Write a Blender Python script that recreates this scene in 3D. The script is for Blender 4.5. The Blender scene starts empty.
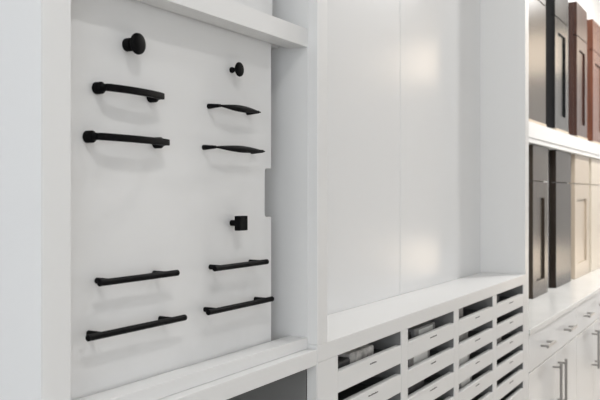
import bpy, bmesh, math, random
from mathutils import Vector, Matrix
random.seed(4)
S = bpy.context.scene
C = S.collection
H = 1.43                    # camera height above the floor, all z below are written H + dz

# ------------------------------------------------------------------ camera, world, exposure
cam_d = bpy.data.cameras.new('camera')
cam = bpy.data.objects.new('camera', cam_d); C.objects.link(cam)
cam_d.sensor_width = 36.0
cam_d.lens = 51.0
cam_d.shift_y = -4.0/600.0
cam_d.clip_start = 0.02
cam.location = (0, 0, H)
phi = math.atan2(455, 850)
cam.rotation_euler = (math.pi/2, 0, phi - math.pi/2)
cam_d.dof.use_dof = True
cam_d.dof.focus_distance = 1.55
cam_d.dof.aperture_fstop = 11.0
S.camera = cam

W = bpy.data.worlds.new('world'); S.world = W
W.use_nodes = True
W.node_tree.nodes['Background'].inputs[0].default_value = (0.75, 0.85, 1.0, 1)
W.node_tree.nodes['Background'].inputs[1].default_value = 1.0

vs = S.view_settings
vs.view_transform = 'Standard'; vs.look = 'None'; vs.gamma = 1.0
vs.use_curve_mapping = False
vs.exposure = -2.23

# ------------------------------------------------------------------ materials
def principled(name, col, rough=0.5, metal=0.0, spec=0.5, coat=0.0, coat_rough=0.05, bump=0.0, bscale=200.0, vary=0.0, vscale=6.0, col2=None):
    m = bpy.data.materials.new(name); m.use_nodes = True
    nt = m.node_tree; b = nt.nodes['Principled BSDF']
    b.inputs['Base Color'].default_value = (*col, 1)
    b.inputs['Roughness'].default_value = rough
    b.inputs['Metallic'].default_value = metal
    b.inputs['Specular IOR Level'].default_value = spec
    b.inputs['Coat Weight'].default_value = coat
    b.inputs['Coat Roughness'].default_value = coat_rough
    tc = nt.nodes.new('ShaderNodeTexCoord')
    if vary > 0:
        n = nt.nodes.new('ShaderNodeTexNoise'); n.inputs['Scale'].default_value = vscale; n.inputs['Detail'].default_value = 5
        nt.links.new(tc.outputs['Object'], n.inputs['Vector'])
        r = nt.nodes.new('ShaderNodeValToRGB')
        c2 = col2 if col2 else tuple(c*(1-vary) for c in col)
        r.color_ramp.elements[0].position = 0.35; r.color_ramp.elements[1].position = 0.65
        r.color_ramp.elements[0].color = (*c2, 1); r.color_ramp.elements[1].color = (*col, 1)
        nt.links.new(n.outputs['Fac'], r.inputs['Fac'])
        nt.links.new(r.outputs['Color'], b.inputs['Base Color'])
    if bump > 0:
        n = nt.nodes.new('ShaderNodeTexNoise'); n.inputs['Scale'].default_value = bscale; n.inputs['Detail'].default_value = 3
        nt.links.new(tc.outputs['Object'], n.inputs['Vector'])
        bp = nt.nodes.new('ShaderNodeBump'); bp.inputs['Strength'].default_value = bump; bp.inputs['Distance'].default_value = 0.002
        nt.links.new(n.outputs['Fac'], bp.inputs['Height'])
        nt.links.new(bp.outputs['Normal'], b.inputs['Normal'])
    return m

def wood(name, col, col2, rough=0.3):
    m = bpy.data.materials.new(name); m.use_nodes = True
    nt = m.node_tree; b = nt.nodes['Principled BSDF']
    b.inputs['Roughness'].default_value = rough
    tc = nt.nodes.new('ShaderNodeTexCoord'); mp = nt.nodes.new('ShaderNodeMapping')
    mp.inputs['Scale'].default_value = (22, 22, 1.4)
    nt.links.new(tc.outputs['Object'], mp.inputs['Vector'])
    n = nt.nodes.new('ShaderNodeTexNoise'); n.inputs['Scale'].default_value = 2.0; n.inputs['Detail'].default_value = 6
    nt.links.new(mp.outputs['Vector'], n.inputs['Vector'])
    r = nt.nodes.new('ShaderNodeValToRGB')
    r.color_ramp.elements[0].position = 0.3; r.color_ramp.elements[1].position = 0.7
    r.color_ramp.elements[0].color = (*col2, 1); r.color_ramp.elements[1].color = (*col, 1)
    nt.links.new(n.outputs['Fac'], r.inputs['Fac']); nt.links.new(r.outputs['Color'], b.inputs['Base Color'])
    return m

def emit(name, col, k):
    m = bpy.data.materials.new(name); m.use_nodes = True
    nt = m.node_tree; b = nt.nodes['Principled BSDF']
    b.inputs['Base Color'].default_value = (0.8, 0.8, 0.8, 1)
    b.inputs['Emission Color'].default_value = (*col, 1)
    b.inputs['Emission Strength'].default_value = k
    return m

M = {}
M['lacquer'] = principled('white_lacquer', (0.765, 0.765, 0.76), 0.38)
M['board'] = principled('white_board', (0.765, 0.765, 0.762), 0.42, bump=0.02)
M['gloss'] = principled('gloss_white', (0.77, 0.775, 0.78), 0.20)
M['counter'] = principled('white_quartz', (0.80, 0.80, 0.785), 0.18, vary=0.06, vscale=5)
M['interior'] = principled('dark_recess_shade', (0.10, 0.10, 0.10), 0.6)  # near-black albedo stands in for the shade inside trays and cubby
M['inside'] = principled('grey_recess_shade', (0.20, 0.20, 0.197), 0.6)  # grey albedo puts the shade of the recess sides into the colour
M['black'] = principled('matte_black', (0.004, 0.004, 0.0045), 0.5, spec=0.06, bump=0.03, bscale=900)
M['steel'] = principled('brushed_steel', (0.36, 0.35, 0.34), 0.3, metal=1.0)
M['wall'] = principled('white_paint', (0.80, 0.80, 0.80), 0.7, bump=0.05, bscale=300)
M['ceiling'] = principled('ceiling_paint', (0.85, 0.85, 0.85), 0.8, bump=0.05, bscale=200)
M['floor'] = wood('floor_planks', (0.60, 0.57, 0.53), (0.52, 0.49, 0.45), 0.4)
M['ink'] = principled('label_ink', (0.09, 0.09, 0.09), 0.6)
M['carton'] = principled('grey_carton', (0.78, 0.76, 0.73), 0.6, vary=0.6, vscale=45)
M['charcoal'] = principled('charcoal_block', (0.055, 0.055, 0.058), 0.5, vary=0.4, vscale=30)
M['silver'] = principled('silver_block', (0.24, 0.24, 0.24), 0.4)
M['grey'] = principled('grey_block', (0.34, 0.33, 0.32), 0.55, vary=0.35, vscale=35)
M['paper'] = principled('label_paper', (0.78, 0.78, 0.76), 0.6)
M['taupe'] = principled('taupe_lacquer', (0.050, 0.038, 0.028), 0.26, spec=0.2)
M['ebony'] = principled('black_lacquer', (0.004, 0.004, 0.005), 0.22, spec=0.35)
M['mocha'] = principled('mocha_lacquer', (0.020, 0.014, 0.010), 0.26, spec=0.2)
M['cream'] = principled('cream_lacquer', (0.50, 0.42, 0.33), 0.30)
M['ivory'] = principled('ivory_lacquer', (0.64, 0.57, 0.47), 0.32)
M['espresso'] = wood('espresso_wood', (0.060, 0.019, 0.010), (0.035, 0.011, 0.006), 0.28)
M['cherry'] = wood('cherry_wood', (0.17, 0.055, 0.026), (0.11, 0.033, 0.015), 0.27)
M['maple'] = principled('pale_wood', (0.62, 0.52, 0.40), 0.45)

# ------------------------------------------------------------------ helpers
def box(bm, x0, x1, y0, y1, z0, z1, bev=0.0):
    r = bmesh.ops.create_cube(bm, size=1.0)
    v = r['verts']
    bmesh.ops.scale(bm, vec=(abs(x1-x0), abs(y1-y0), abs(z1-z0)), verts=v)
    bmesh.ops.translate(bm, vec=((x0+x1)/2, (y0+y1)/2, (z0+z1)/2), verts=v)
    if bev > 0:
        es = list({e for w in v for e in w.link_edges})
        bmesh.ops.bevel(bm, geom=es, offset=bev, segments=2, profile=0.5, affect='EDGES')

def lathe(bm, prof, n=40, axis='y', org=(0, 0, 0)):
    """prof: (distance along the axis, radius) pairs; revolved about an axis that leaves the wall (-y)."""
    rings = []
    o = Vector(org)
    for d, r in prof:
        ring = []
        for i in range(n):
            a = 2*math.pi*i/n
            if axis == 'y': p = Vector((r*math.cos(a), -d, r*math.sin(a)))
            elif axis == 'x': p = Vector((d, r*math.cos(a), r*math.sin(a)))
            else: p = Vector((r*math.cos(a), r*math.sin(a), d))
            ring.append(bm.verts.new(o + p))
        rings.append(ring)
    for a, b in zip(rings, rings[1:]):
        for i in range(n):
            bm.faces.new((a[i], a[(i+1) % n], b[(i+1) % n], b[i]))
    bm.faces.new(rings[0][::-1]); bm.faces.new(rings[-1])

def sweep(bm, pts, secs):
    """skin the cross sections (lists of (u, v)) along pts; u is away from the wall, v is up."""
    rings = []
    for k, (p, s) in enumerate(zip(pts, secs)):
        a = Vector(pts[max(k-1, 0)]); b = Vector(pts[min(k+1, len(pts)-1)])
        t = (b-a).normalized(); up = Vector((0, 0, 1)); out = t.cross(up).normalized()
        if out.y > 0: out = -out
        rings.append([bm.verts.new(Vector(p) + out*u + up*v) for u, v in s])
    n = len(rings[0])
    for a, b in zip(rings, rings[1:]):
        for i in range(n):
            bm.faces.new((a[i], a[(i+1) % n], b[(i+1) % n], b[i]))
    bm.faces.new(rings[0][::-1]); bm.faces.new(rings[-1])

def obj(name, bm, m, parent=None, smooth=False, kind=None):
    bmesh.ops.recalc_face_normals(bm, faces=bm.faces)
    me = bpy.data.meshes.new(name); bm.to_mesh(me); bm.free()
    me.materials.append(m)
    if smooth:
        me.shade_smooth()
        try: me.set_sharp_from_angle(angle=math.radians(38))
        except Exception: pass
    o = bpy.data.objects.new(name, me); C.objects.link(o)
    if parent:
        o.parent = parent
        o.matrix_parent_inverse = Matrix.Translation(-_world(parent))
    if kind: o['kind'] = kind
    return o

def _world(o):
    p = Vector(o.location)
    return p if o.parent is None or o.type == 'MESH' else p

def boxes(name, lst, m, parent=None, bev=0.0, kind=None):
    bm = bmesh.new()
    for b in lst: box(bm, *b, bev=bev)
    return obj(name, bm, m, parent, kind=kind)

def tag(o, label, cat, group=None):
    o['label'] = label; o['category'] = cat
    if group: o['group'] = group
    return o

def thing(name, label, cat, loc, group=None):
    o = bpy.data.objects.new(name, None); C.objects.link(o)
    o.location = loc; o.empty_display_size = 0.05
    return tag(o, label, cat, group)

def struct(name, lst, m, bev=0.0):
    return boxes(name, lst, m, None, bev, 'structure')

# ------------------------------------------------------------------ the room
XL, XR, YF, YB, ZC = -1.6, 8.0, -3.2, 1.22, H + 1.60
struct('floor', [(XL-.1, XR+.1, YF-.1, YB+.1, -0.06, 0)], M['floor'])
struct('ceiling', [(XL-.1, XR+.1, YF-.1, YB+.1, ZC, ZC+.06)], M['ceiling'])
struct('wall_back', [(XL, XR, YB, YB+.1, 0, ZC)], M['wall'])
fx0, fx1, fz0, fz1 = -1.0, 4.6, 0.45, 2.55         # added window opening opposite the cabinets, for frontal fill light
struct('wall_front', [(XL, fx0, YF-.1, YF, 0, ZC), (fx1, XR, YF-.1, YF, 0, ZC), (fx0, fx1, YF-.1, YF, 0, fz0), (fx0, fx1, YF-.1, YF, fz1, ZC)], M['wall'])
struct('wall_right', [(XR, XR+.1, YF, YB, 0, ZC)], M['wall'])
wy0, wy1, wz0, wz1 = -2.4, 0.3, 0.75, 2.35          # daylight window in the left wall
struct('wall_left', [(XL-.1, XL, YF, wy0, 0, ZC), (XL-.1, XL, wy1, YB, 0, ZC),
                     (XL-.1, XL, wy0, wy1, 0, wz0), (XL-.1, XL, wy0, wy1, wz1, ZC)], M['wall'])
win = struct('window_1', [(XL-.09, XL-.02, wy0, wy0+.05, wz0, wz1), (XL-.09, XL-.02, wy1-.05, wy1, wz0, wz1),
                          (XL-.09, XL-.02, wy0+.05, wy1-.05, wz0, wz0+.05), (XL-.09, XL-.02, wy0+.05, wy1-.05, wz1-.05, wz1),
                          (XL-.09, XL-.02, -1.075, -1.025, wz0+.05, wz1-.05)], M['lacquer'])
M['daylight'] = emit('daylight_pane', (0.90, 0.95, 1.0), 15.5)
boxes('pane', [(XL-.065, XL-.055, wy0+.05, wy1-.05, wz0+.05, wz1-.05)], M['daylight'], win)

M['front_fill'] = emit('front_fill_pane', (1.0, 0.98, 0.96), 0.12)  # invented unseen glowing pane, fills the cabinet fronts from the room side
win = struct('added_front_window', [(fx0, fx1, YF-.08, YF-.02, fz0, fz0+.06), (fx0, fx1, YF-.08, YF-.02, fz1-.06, fz1)] +
             [(x, x+.06, YF-.08, YF-.02, fz0+.06, fz1-.06) for x in (fx0, fx0+1.385, fx0+2.77, fx0+4.155, fx1-.06)], M['lacquer'])
boxes('pane', [(fx0+.06, fx1-.06, YF-.055, YF-.045, fz0+.06, fz1-.06)], M['front_fill'], win)

# ------------------------------------------------------------------ ceiling lights
M['lamp'] = emit('lamp_lens', (1.0, 0.97, 0.93), 18)
def downlight(x, y, watts, label, cool=(1.0, 0.985, 0.965), size=0.16):
    t = thing('ceiling_downlight', label, 'ceiling light', (x, y, ZC), 'recessed ceiling downlights')
    bm = bmesh.new(); lathe(bm, [(ZC-.012, .095), (ZC-.012, .115), (ZC-.001, .118), (ZC-.001, .095)], 32, 'z', (x, y, 0))
    obj('trim_ring', bm, M['lacquer'], t)
    bm = bmesh.new(); lathe(bm, [(ZC-.006, .094), (ZC-.001, .094)], 32, 'z', (x, y, 0))
    obj('lens', bm, M['lamp'], t)
    l = bpy.data.lights.new('downlight_lamp', 'AREA'); l.shape = 'DISK'; l.size = size; l.energy = watts; l.color = cool
    lo = bpy.data.objects.new('downlight_lamp', l); C.objects.link(lo); lo.location = (x, y, ZC-.016)
    return t
downlight(0.06, -0.40, 58, 'round ceiling downlight above the front left of the handle display')
downlight(1.95, 0.45, 34, 'round ceiling downlight above the tray cabinet')
downlight(4.20, 0.10, 145, 'round ceiling downlight above the first drawers of the base cabinets')
downlight(5.70, 0.10, 160, 'round ceiling downlight above the red-brown sample')
downlight(6.90, 0.00, 75, 'added round downlight brightening the far wall')  # added lamp, lights the far wall so the glossy samples reflect brighter
M['fill_panel'] = emit('fill_panel_glow', (1.0, 0.985, 0.965), 2.2)  # glow of unseen ceiling panels added as soft fill for the room
def fill_panel(x, y, label):
    t = thing('added_fill_panel', label, 'ceiling light', (x, y, ZC), 'added ceiling fill panels')
    boxes('frame', [(x-.62, x+.62, y-.32, y-.30, ZC-.02, ZC-.001), (x-.62, x+.62, y+.30, y+.32, ZC-.02, ZC-.001),
                    (x-.62, x-.60, y-.30, y+.30, ZC-.02, ZC-.001), (x+.60, x+.62, y-.30, y+.30, ZC-.02, ZC-.001)], M['lacquer'], t)
    boxes('diffuser', [(x-.60, x+.60, y-.30, y+.30, ZC-.010, ZC-.001)], M['fill_panel'], t)
fill_panel(0.2, -1.7, 'added ceiling fill panel nearest the window')
fill_panel(2.8, -1.7, 'added ceiling fill panel second from the window')
fill_panel(5.4, -1.7, 'added ceiling fill panel farthest from the window')

# lit display shelving on the far wall: it is what the glossy fronts mirror
M['warm'] = emit('warm_light_box', (1.0, 0.82, 0.62), 17.0)
for z0, z1, lab in ((1.12, 1.50, 'upper warm light box on the far wall'), (-0.74, -0.46, 'lower warm light box on the far wall')):
    t = thing('display_light_box', lab, 'light box', (XR, -.44, H+z0), 'warm light boxes on the far wall')
    boxes('frame', [(XR-.05, XR, -1.16, .28, H+z0-.02, H+z0), (XR-.05, XR, -1.16, .28, H+z1, H+z1+.02),
                    (XR-.05, XR, -1.18, -1.16, H+z0-.02, H+z1+.02), (XR-.05, XR, -1.18+1.46, -1.18+1.48, H+z0-.02, H+z1+.02)], M['lacquer'], t)
    boxes('diffuser', [(XR-.04, XR-.001, -1.16, .28, H+z0, H+z1)], M['warm'], t)

# ------------------------------------------------------------------ measured levels (relative to H)
YFB = 0.747       # front of the base units
YFU = 0.767       # front of the display cabinet
YP = 0.813        # face of the handle boards
XA, XB = 0.764, 1.465       # display cabinet, outer left / inner right
G2 = 1.511                  # left gable of the alcove, right face
R0, R1 = 0.2895, 0.325      # top rail
SZ0, SZ1 = -0.297, -0.275   # bottom strip
TZ = -0.327                 # underside of the top of the base unit
DEEP = 1.20
TOP = H + 1.585

# ------------------------------------------------------------------ display cabinet (upper left)
dc = thing('display_cabinet', 'white open display cabinet holding the boards of black handles', 'cabinet', (1.1, DEEP, H+SZ0))
boxes('end_panel', [(XA, XA+.003, YFU, DEEP, H+SZ0, TOP)], M['gloss'], dc, .0004)
boxes('side_panel', [(XA+.0032, XA+.018, YFU+.0222, DEEP, H+SZ0, TOP)], M['lacquer'], dc)
boxes('stile', [(XA+.0032, 0.8157, YFU, YFU+.022, H+SZ0, TOP)], M['lacquer'], dc, .0008)
bm = bmesh.new()
box(bm, 0.816, XB-.0005, YFU, YP-.004, H+R0, H+R1, .0008)
box(bm, 0.784, XB-.0005, YP+.018, DEEP, H+R0+.003, H+R1-.003)
obj('shelf_rail', bm, M['lacquer'], dc)
boxes('bottom_rail', [(0.816, XB-.0005, YFU, YP-.004, H+SZ0, H+SZ1)], M['lacquer'], dc, .0008)
boxes('side_panel', [(XB-.0004, XB+.0015, YFU, DEEP, H+SZ0, TOP)], M['lacquer'], dc)
boxes('back_panel', [(0.784, XB-.0006, DEEP-.012, DEEP, H+SZ0, TOP)], M['lacquer'], dc)
boxes('top_panel', [(0.784, XB-.0006, YFU, DEEP-.013, TOP-.04, TOP)], M['lacquer'], dc)

def board(name, x0, x1, z0, z1, m, label, notch=None):
    """sliding board with an optional rounded finger notch cut in its right edge"""
    pts = [(x0, z0), (x1, z0)]
    if notch:
        nz0, nz1, nd, r = notch
        pts.append((x1, nz0))
        for k in range(7):
            a = math.pi/2*k/6
            pts.append((x1-nd+r-r*math.sin(a), nz0+r-r*math.cos(a)))
        for k in range(7):
            a = math.pi/2*k/6
            pts.append((x1-nd+r-r*math.cos(a), nz1-r+r*math.sin(a)))
        pts.append((x1, nz1))
    pts += [(x1, z1), (x0, z1)]
    pts = [p for i, p in enumerate(pts) if i == 0 or abs(p[0]-pts[i-1][0]) + abs(p[1]-pts[i-1][1]) > 1e-6]
    right = pts[1:-1]                      # right outline from bottom to top; joined to the left edge in strips
    bm = bmesh.new()
    lv = {}
    def left(z):
        k = round(z, 6)
        if k not in lv: lv[k] = (bm.verts.new((x0, YP, z)), bm.verts.new((x0, YP+.012, z)))
        return lv[k]
    rv = [(bm.verts.new((x, YP, z)), bm.verts.new((x, YP+.012, z))) for x, z in right]
    for (p, q), (za, zb) in zip(zip(rv, rv[1:]), zip([w[1] for w in right], [w[1] for w in right[1:]])):
        bm.faces.new((p[0], p[1], q[1], q[0]))
        if abs(za-zb) > 1e-6:
            la, lb = left(za), left(zb)
            bm.faces.new((la[0], p[0], q[0], lb[0])); bm.faces.new((la[1], lb[1], q[1], p[1])); bm.faces.new((la[0], lb[0], lb[1], la[1]))
    l0, l1 = left(z0), left(z1)
    bm.faces.new((l0[0], l0[1], rv[0][1], rv[0][0])); bm.faces.new((l1[0], rv[-1][0], rv[-1][1], l1[1]))
    return tag(obj(name, bm, m), label, 'board')
board('handle_board', 0.7945, 1.4020, H+SZ0+.004, H+R0+.006, M['board'],
      'white sliding board with a finger notch, carrying all the black knobs and pulls', (H-.0395, H+.0525, .024, .007))
board('sliding_board', 0.7945, 1.4070, H+R1+.0005, H+1.20, M['board'],
      'blank white sliding board above the rail, top edge of the photo')

# ------------------------------------------------------------------ base unit under the display cabinet
bu = thing('base_cabinet', 'white open base cabinet with a dark cubby under the display cabinet', 'cabinet', (1.1, DEEP, 0))
boxes('worktop', [(XA, XB-.0005, YFB, DEEP, H+TZ, H+SZ0-.0004)], M['lacquer'], bu, .0008)
boxes('side_panel', [(XA, XA+.018, YFB, DEEP, 0, H+TZ-.0004)], M['lacquer'], bu)
boxes('front_frame', [(XB-.0030, XB-.0008, YFB, YFU, 0, H+TZ-.0004)], M['lacquer'], bu)
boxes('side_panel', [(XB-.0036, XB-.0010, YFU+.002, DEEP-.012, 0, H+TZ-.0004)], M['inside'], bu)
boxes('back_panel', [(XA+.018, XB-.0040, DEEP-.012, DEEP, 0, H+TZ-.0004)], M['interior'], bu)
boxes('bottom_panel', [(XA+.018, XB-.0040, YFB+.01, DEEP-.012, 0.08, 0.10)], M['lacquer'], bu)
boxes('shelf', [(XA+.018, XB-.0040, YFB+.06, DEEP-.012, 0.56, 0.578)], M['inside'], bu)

# ------------------------------------------------------------------ alcove + tray cabinet
EZ1, EZ0 = -0.2894, -0.3237
XG0, XG1 = 3.155, 3.2105
YA = 0.915
tc_ = thing('tray_cabinet', 'white wall cabinet with an empty glossy alcove above four columns of sample trays', 'cabinet', (2.3, DEEP, 0))
boxes('left_gable', [(XB+.0020, G2, YFB, DEEP, H+EZ1+.0004, TOP), ], M['lacquer'], tc_, .0008)
boxes('right_gable', [(XG0, XG1, YFB, DEEP, 0, TOP)], M['lacquer'], tc_, .0008)
xm = (G2+XG0)/2 - .003
boxes('back_panel', [(G2, xm-.0018, YA, YA+.018, H+EZ1+.0004, TOP)], M['gloss'], tc_, .0008)
boxes('back_panel', [(xm+.0018, XG0-.0005, YA, YA+.018, H+EZ1+.0004, TOP)], M['gloss'], tc_, .0008)
boxes('top_panel', [(G2, XG0-.0005, YFB+.001, YA-.0005, TOP-.05, TOP)], M['lacquer'], tc_)
boxes('ledge', [(XB+.0020, XG0-.0005, YFB, DEEP, H+EZ0, H+EZ1)], M['lacquer'], tc_, .0008)
# column dividers
cols = [(1.559, 1.911), (1.954, 2.317), (2.359, 2.720), (2.764, 3.128)]
div = [(XB+.0020, cols[0][0])] + [(cols[i][1], cols[i+1][0]) for i in range(3)] + [(cols[3][1], XG0-.0005)]
for a, b in div:
    boxes('divider', [(a, b, YFB, YFB+.003, 0.0, H+EZ0-.0004)], M['lacquer'], tc_, .0006)
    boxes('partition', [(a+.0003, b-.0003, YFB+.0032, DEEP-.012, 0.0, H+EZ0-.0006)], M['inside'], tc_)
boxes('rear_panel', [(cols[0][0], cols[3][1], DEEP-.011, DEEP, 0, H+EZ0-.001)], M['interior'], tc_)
T0, PITCH, TH = -0.3580, 0.0690, 0.0425
ROWS = 9
def ink_line(parent, x, z, w):
    bm = bmesh.new(); xx = x - w/2
    while xx < x + w/2:
        ww = random.uniform(.003, .007)
        box(bm, xx, min(xx+ww, x+w/2), YFB-.0006, YFB+.0002, z-.0010, z+.0010 + random.uniform(0, .0010))
        xx += ww + .0016
    obj('label', bm, M['ink'], parent)['label'] = 'small dark printed label'
for ci, (a, b) in enumerate(cols):
    for r in range(ROWS):
        zt = H + T0 - PITCH*r
        a1, b1 = a+.0012, b-.0012
        bm = bmesh.new()
        box(bm, a1, b1, YFB, YFB+.015, zt-TH, zt, .0008)
        tr = obj('tray', bm, M['lacquer'], tc_)
        bm = bmesh.new()
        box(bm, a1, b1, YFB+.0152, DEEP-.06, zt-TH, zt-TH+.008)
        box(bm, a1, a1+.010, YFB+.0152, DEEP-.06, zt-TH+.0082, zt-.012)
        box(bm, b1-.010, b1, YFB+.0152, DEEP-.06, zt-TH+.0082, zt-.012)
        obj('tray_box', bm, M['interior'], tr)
        ink_line(tr, (a+b)/2 + .005, zt-.0125, random.uniform(.030, .055))
    boxes('plinth', [(a, b, YFB+.03, YFB+.045, 0, H+T0-PITCH*(ROWS-1)-TH-.006)], M['lacquer'], tc_)

# samples lying in the trays: (column, row, x0, x1, y0, depth, height above tray rim, material, face, label)
items = [
 (0, 0, 1.680, 1.811, .776, .12, .0086, 'carton', 'carton', 'mottled grey carton standing in the top tray of the left column'),
 (0, 0, 1.590, 1.668, .770, .12, .0040, 'charcoal', None, 'charcoal block left of the mottled carton in the top left tray'),
 (1, 0, 2.078, 2.238, .776, .12, .0065, 'silver', 'paper', 'silver sample box with a white label in the top tray of the second column'),
 (1, 0, 1.990, 2.066, .780, .12, .0030, 'charcoal', None, 'charcoal block beside the silver box in the top tray of the second column'),
 (1, 1, 2.030, 2.185, .772, .12, .0170, 'grey', 'paper', 'grey box with a pale label in the second tray of the second column'),
 (1, 2, 1.985, 2.140, .772, .12, .0140, 'charcoal', None, 'dark block in the third tray of the second column'),
 (2, 0, 2.400, 2.490, .775, .12, .0190, 'grey', None, 'grey block in the top tray of the third column'),
 (2, 1, 2.385, 2.530, .772, .12, .0180, 'grey', None, 'grey block in the second tray of the third column'),
 (2, 2, 2.400, 2.545, .772, .12, .0160, 'carton', 'paper', 'mottled carton in the third tray of the third column'),
 (2, 3, 2.430, 2.570, .772, .12, .0160, 'silver', 'paper', 'silver box in the fourth tray of the third column'),
 (3, 0, 2.800, 2.900, .775, .12, .0120, 'charcoal', None, 'charcoal block in the top tray of the right column'),
 (3, 2, 2.800, 2.930, .775, .12, .0120, 'grey', None, 'grey block in the third tray of the right column'),
]
for (c, r, x0, x1, y0, d, hgt, m, face, lab) in items:
    zt = H + T0 - PITCH*r; zb = zt - TH + .0083
    o = thing('sample_box', lab, 'sample box', ((x0+x1)/2, y0+d/2, zb), 'sample boxes in the trays')
    boxes('body', [(x0, x1, y0, y0+d, zb, zt+hgt+.004)], M[m], o, .0018)
    boxes('lid', [(x0+.001, x1-.001, y0+.001, y0+d-.001, zt+hgt+.0041, zt+hgt+.0056)], M[m], o, .0004)
    if face == 'paper':
        boxes('paper_label', [(x0+.030, x1-.022, y0-.0008, y0+.0003, zt-.006, zt+hgt+.001)], M['paper'], o)
    if face == 'carton':
        boxes('printed_face', [(x0+.004, x1-.004, y0-.0008, y0+.0003, zt-.020, zt+hgt+.002)], M['carton'], o, .0002)

# ------------------------------------------------------------------ the knobs and pulls on the board
hs = 'black hardware on the display board'
def knob_round(x, z, R, stand, base_r, base_d, neck_r, thick, label):
    t = thing('round_knob', label, 'cabinet knob', (x, YP, H+z), hs)
    bm = bmesh.new()
    lathe(bm, [(0, base_r*.94), (.0012, base_r), (base_d-.0015, base_r), (base_d, base_r*.9)], 40, 'y', (x, YP, H+z))
    obj('base', bm, M['black'], t, True)
    bm = bmesh.new(); h1 = stand
    prof = [(base_d-.0004, neck_r*1.1), (base_d+(h1-base_d)*.5, neck_r), (h1-.001, neck_r*1.25), (h1, R*.86), (h1+.0012, R*.96), (h1+thick*.35, R), (h1+thick*.62, R*.975)]
    for k in range(1, 7):
        a = k/6
        prof.append((h1+thick*(.62+.38*math.sin(a*math.pi/2)), max(R*.975*math.cos(a*math.pi/2*.98)*1.0, .0006)))
    lathe(bm, prof, 56, 'y', (x, YP, H+z))
    obj('head', bm, M['black'], t, True)
knob_round(.9785, .2214, .0158, .0185, .0098, .0105, .0062, .0085, 'large round black knob with a thick base at the top left of the board')
knob_round(1.2610, .2215, .0127, .0150, .0052, .0050, .0034, .0065, 'small round black knob on a thin neck at the top right of the board')

x, z = 1.2616, -.0475
t = thing('square_knob', 'square black knob, the only square one, below the pointed pulls', 'cabinet knob', (x, YP, H+z), hs)
bm = bmesh.new(); lathe(bm, [(0, .0048), (.0008, .0053), (.0150, .0053), (.0158, .005)], 32, 'y', (x, YP, H+z)); obj('post', bm, M['black'], t, True)
boxes('head', [(x-.0128, x+.0128, YP-.0268, YP-.0152, H+z-.0128, H+z+.0128)], M['black'], t, .0009)

def rounded(hw, hh, r, n=4):
    s = []
    for cx, cz, a0 in ((hw-r, hh-r, 0), (-hw+r, hh-r, 90), (-hw+r, -hh+r, 180), (hw-r, -hh+r, 270)):
        for k in range(n+1):
            a = math.radians(a0 + 90*k/n); s.append((cx+r*math.cos(a), cz+r*math.sin(a)))
    return s

def pull_bow(x0, x1, z, label, ov=.0105):
    """slightly bowed flat bar on two round stub posts"""
    t = thing('bow_pull', label, 'cabinet pull', ((x0+x1)/2, YP, H+z), hs)
    L = x1-x0+2*ov; pts = []; secs = []
    for k in range(25):
        s = k/24; xx = x0-ov+L*s
        b = 1-(2*s-1)**2
        pts.append((xx, YP-.0215-.0075*b, H+z)); e = .92 if k in (0, 24) else 1
        secs.append([(u*e, v*e) for u, v in rounded(.0040, .0050, .0012)])
    bm = bmesh.new(); sweep(bm, pts, secs); obj('bar', bm, M['black'], t, True)
    for xx in (x0, x1):
        bm = bmesh.new(); lathe(bm, [(0, .0078), (.0010, .0086), (.0110, .0086), (.0122, .0078), (.0130, .0058), (.0205, .0048)], 36, 'y', (xx, YP, H+z))
        obj('post', bm, M['black'], t, True)
pull_bow(.9130, 1.0335, .1507, 'black bowed bar pull directly under the large round knob', .0035)
pull_bow(.8945, 1.0465, .0816, 'longer black bowed bar pull, second from the top in the left column', .0035)

def pull_spindle(x0, x1, z, label, ov=.0065):
    t = thing('spindle_pull', label, 'cabinet pull', ((x0+x1)/2, YP, H+z), hs)
    L = x1-x0+2*ov; pts = []; secs = []
    for k in range(33):
        s = k/32; xx = x0-ov+L*s; w = math.sin(math.pi*s)
        pts.append((xx, YP-.0245-.0030*w, H+z))
        r = .0012 + .0047*w**1.25
        secs.append([(r*.8*math.cos(2*math.pi*i/20), r*math.sin(2*math.pi*i/20)) for i in range(20)])
    bm = bmesh.new(); sweep(bm, pts, secs); obj('bar', bm, M['black'], t, True)
    for xx in (x0, x1):
        bm = bmesh.new(); lathe(bm, [(0, .0040), (.0008, .0044), (.0060, .0042), (.0150, .0033), (.0250, .0026)], 28, 'y', (xx, YP, H+z))
        obj('post', bm, M['black'], t, True)
pull_spindle(1.1905, 1.3150, .1512, 'black pointed spindle pull directly under the small round knob')
pull_spindle(1.1760, 1.3300, .0812, 'longer black pointed spindle pull above the square knob')

def pull_bar(x0, x1, z, ovl, ovr, label):
    t = thing('bar_pull', label, 'cabinet pull', ((x0+x1)/2, YP, H+z), hs)
    bm = bmesh.new()
    r = .0047
    lathe(bm, [(x0-ovl, r*.86), (x0-ovl+.0007, r), (x1+ovr-.0007, r), (x1+ovr, r*.86)], 32, 'x', (0, YP-.0265, H+z))
    obj('bar', bm, M['black'], t, True)
    for xx in (x0, x1):
        bm = bmesh.new(); lathe(bm, [(0, .0040), (.0006, .0044), (.0260, .0040)], 28, 'y', (xx, YP, H+z))
        obj('post', bm, M['black'], t, True)
pull_bar(.9150, 1.0430, -.1185, .0245, .0255, 'shorter round black bar pull in the left column')
pull_bar(.8980, 1.0580, -.1900, .0300, .0300, 'longest round black bar pull at the bottom left of the board')
pull_bar(1.1955, 1.3235, -.1200, .0255, .0180, 'round black bar pull just below the square knob')
pull_bar(1.1800, 1.3420, -.1900, .0290, .0185, 'longer round black bar pull at the bottom right of the board')

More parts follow.
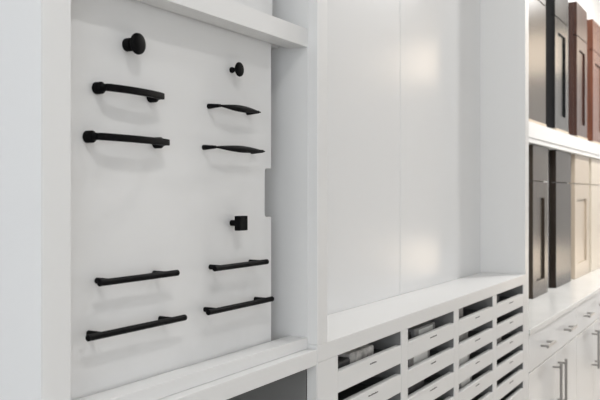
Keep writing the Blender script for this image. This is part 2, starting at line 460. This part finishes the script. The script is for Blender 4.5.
# ------------------------------------------------------------------ right: shelf of door samples, counter, base cabinets
SX0, SX1 = XG1+.0008, 7.6
CZ1, CZ0 = -.500, -.520
ds = thing('sample_shelving', 'white shelving with door samples on its shelf and lower bay', 'shelving', (5.4, 1.0, H+CZ1))
boxes('back_panel', [(SX0, SX1, .9905, 1.008, H+CZ1+.0004, TOP)], M['lacquer'], ds)
bm = bmesh.new()
box(bm, SX0, SX1, .928, .990, H+.275, H+.349, .001)
box(bm, SX0, SX1, .932, .990, H+.252, H+.2745, .001)
obj('shelf', bm, M['lacquer'], ds)
boxes('end_panel', [(SX1, SX1+.02, .90, 1.008, H+CZ1+.0004, TOP)], M['lacquer'], ds)
boxes('infill', [(SX0, SX1+.02, 1.0085, DEEP, H+CZ1+.0004, TOP)], M['lacquer'], ds)

tag(boxes('countertop', [(SX0, SX1+.02, .742, DEEP, H+CZ0, H+CZ1)], M['counter'], None, .0012),
    'long white stone countertop under the lower row of door samples', 'countertop')

def shaker(bm, x0, x1, z0, z1, yf, t, fw):
    """framed front: stiles, rails and a recessed panel"""
    box(bm, x0, x0+fw, yf, yf+t, z0, z1, .0012); box(bm, x1-fw, x1, yf, yf+t, z0, z1, .0012)
    box(bm, x0+fw, x1-fw, yf, yf+t, z0, z0+fw, .0008); box(bm, x0+fw, x1-fw, yf, yf+t, z1-fw, z1, .0008)
    box(bm, x0+fw, x1-fw, yf+.011, yf+t-.001, z0+fw, z1-fw)

def sample(x0, x1, yf, yb, z0, zs, z1, m, label, group, fw=.075, flat=False, stand=False):
    zb = z0
    t = thing('door_sample', label, 'cabinet door sample', ((x0+x1)/2, (yf+yb)/2, z0), group)
    if stand:
        boxes('stand', [(x0+.01, x1-.01, yf-.006, yb, z0, z0+.014)], M['maple'], t, .001); zb = z0+.0142
    boxes('backing', [(x0+.001, x1-.001, yf+.0215, yb, zb, z1-.001)], m, t)
    bm = bmesh.new()
    if flat: box(bm, x0, x1, yf, yf+.021, zb, zs-.0025, .0012)
    else: shaker(bm, x0, x1, zb, zs-.0025, yf, .021, fw)
    obj('door', bm, m, t)
    boxes('drawer_front', [(x0, x1, yf, yf+.021, zs+.0025, z1)], m, t, .0012)
zU = H+.3492
up = 'door samples on the upper shelf'
sample(3.80, 4.410, .940, .989, zU, H+.965, H+1.165, M['taupe'], 'taupe gloss door sample at the left end of the upper shelf', up, flat=True, stand=True)
sample(4.637, 4.996, .940, .989, zU, H+.965, H+1.165, M['ebony'], 'black framed door sample second from the left on the upper shelf', up, stand=True)
sample(5.270, 5.617, .940, .989, zU, H+.965, H+1.165, M['espresso'], 'dark brown wooden door sample between the black and the red-brown ones', up, stand=True)
sample(5.840, 6.300, .940, .989, zU, H+.965, H+1.165, M['cherry'], 'red-brown wooden door sample at the right of the upper shelf', up, stand=True)
zL = H+CZ1+.0002
lo = 'door samples standing on the countertop'
sample(4.170, 4.510, .950, .989, zL, H+.074, H+.251, M['taupe'], 'taupe framed door sample at the left end of the countertop row', lo, fw=.08)
sample(4.713, 5.138, .950, .989, zL, H+.074, H+.251, M['mocha'], 'plain mocha door sample second from the left on the countertop', lo, flat=True)
sample(5.264, 5.751, .950, .989, zL, H+.074, H+.251, M['cream'], 'cream framed door sample third from the left on the countertop', lo, fw=.09)
sample(5.840, 6.300, .950, .989, zL, H+.074, H+.251, M['ivory'], 'ivory door sample at the right of the countertop row', lo, flat=True)

def bar_handle(parent, p0, p1, out, r=.006):
    """steel bar on two posts between p0 and p1, both on the front plane"""
    a, b = Vector(p0), Vector(p1); d = (b-a).normalized(); ovh = .018
    bm = bmesh.new()
    q = Vector((0, -out, 0))
    ax = 'x' if abs(d.x) > .5 else 'z'
    if ax == 'x': lathe(bm, [(a.x-ovh, r), (b.x+ovh, r)], 20, 'x', (0, a.y-out, a.z))
    else: lathe(bm, [(a.z-ovh, r), (b.z+ovh, r)], 20, 'z', (a.x, a.y-out, 0))
    for p in (a, b): lathe(bm, [(0, r*.8), (out, r*.8)], 16, 'y', tuple(p))
    obj('handle', bm, M['steel'], parent, True)['label'] = 'brushed steel bar handle'

YD = .747
def base_cab(x0, x1, px, dx, label):
    t = thing('drawer_cabinet', label, 'cabinet', ((x0+x1)/2, DEEP, 0), 'white base cabinets under the countertop')
    boxes('body', [(x0, x1, YD+.0205, DEEP, .10, H+CZ0-.0005)], M['lacquer'], t)
    boxes('toe_kick', [(x0, x1, YD+.06, YD+.075, 0, .0995)], M['lacquer'], t)
    g = .0018
    d = boxes('drawer', [(x0+g, x1-g, YD, YD+.020, H-.664, H+CZ0-.003)], M['gloss'], t, .001)
    for p in px: bar_handle(d, (p-.055, YD, H-.592), (p+.055, YD, H-.592), .030)
    mid = (x0+x1)/2
    for s, xa, xb in ((-1, x0+g, mid-g), (1, mid+g, x1-g)):
        dr = boxes('door', [(xa, xb, YD, YD+.020, .104, H-.668)], M['gloss'], t, .001)
        hx = mid + s*dx
        bar_handle(dr, (hx, YD, H-.685-.19), (hx, YD, H-.685-.03), .034)
base_cab(SX0, 4.175, (3.47, 3.93), .052, 'white base cabinet with drawer and paired doors next to the tray cabinet')
base_cab(4.1755, 5.14, (4.42, 4.90), .052, 'white base cabinet second from the tray cabinet')
base_cab(5.1405, 6.105, (5.39, 5.86), .052, 'white base cabinet third from the tray cabinet')
boxes_end = boxes('filler_cabinet', [(6.106, SX1+.02, YD, DEEP, 0, H+CZ0-.0005)], M['gloss'], None, .001)
tag(boxes_end, 'plain white base cabinet at the far end of the countertop', 'cabinet')
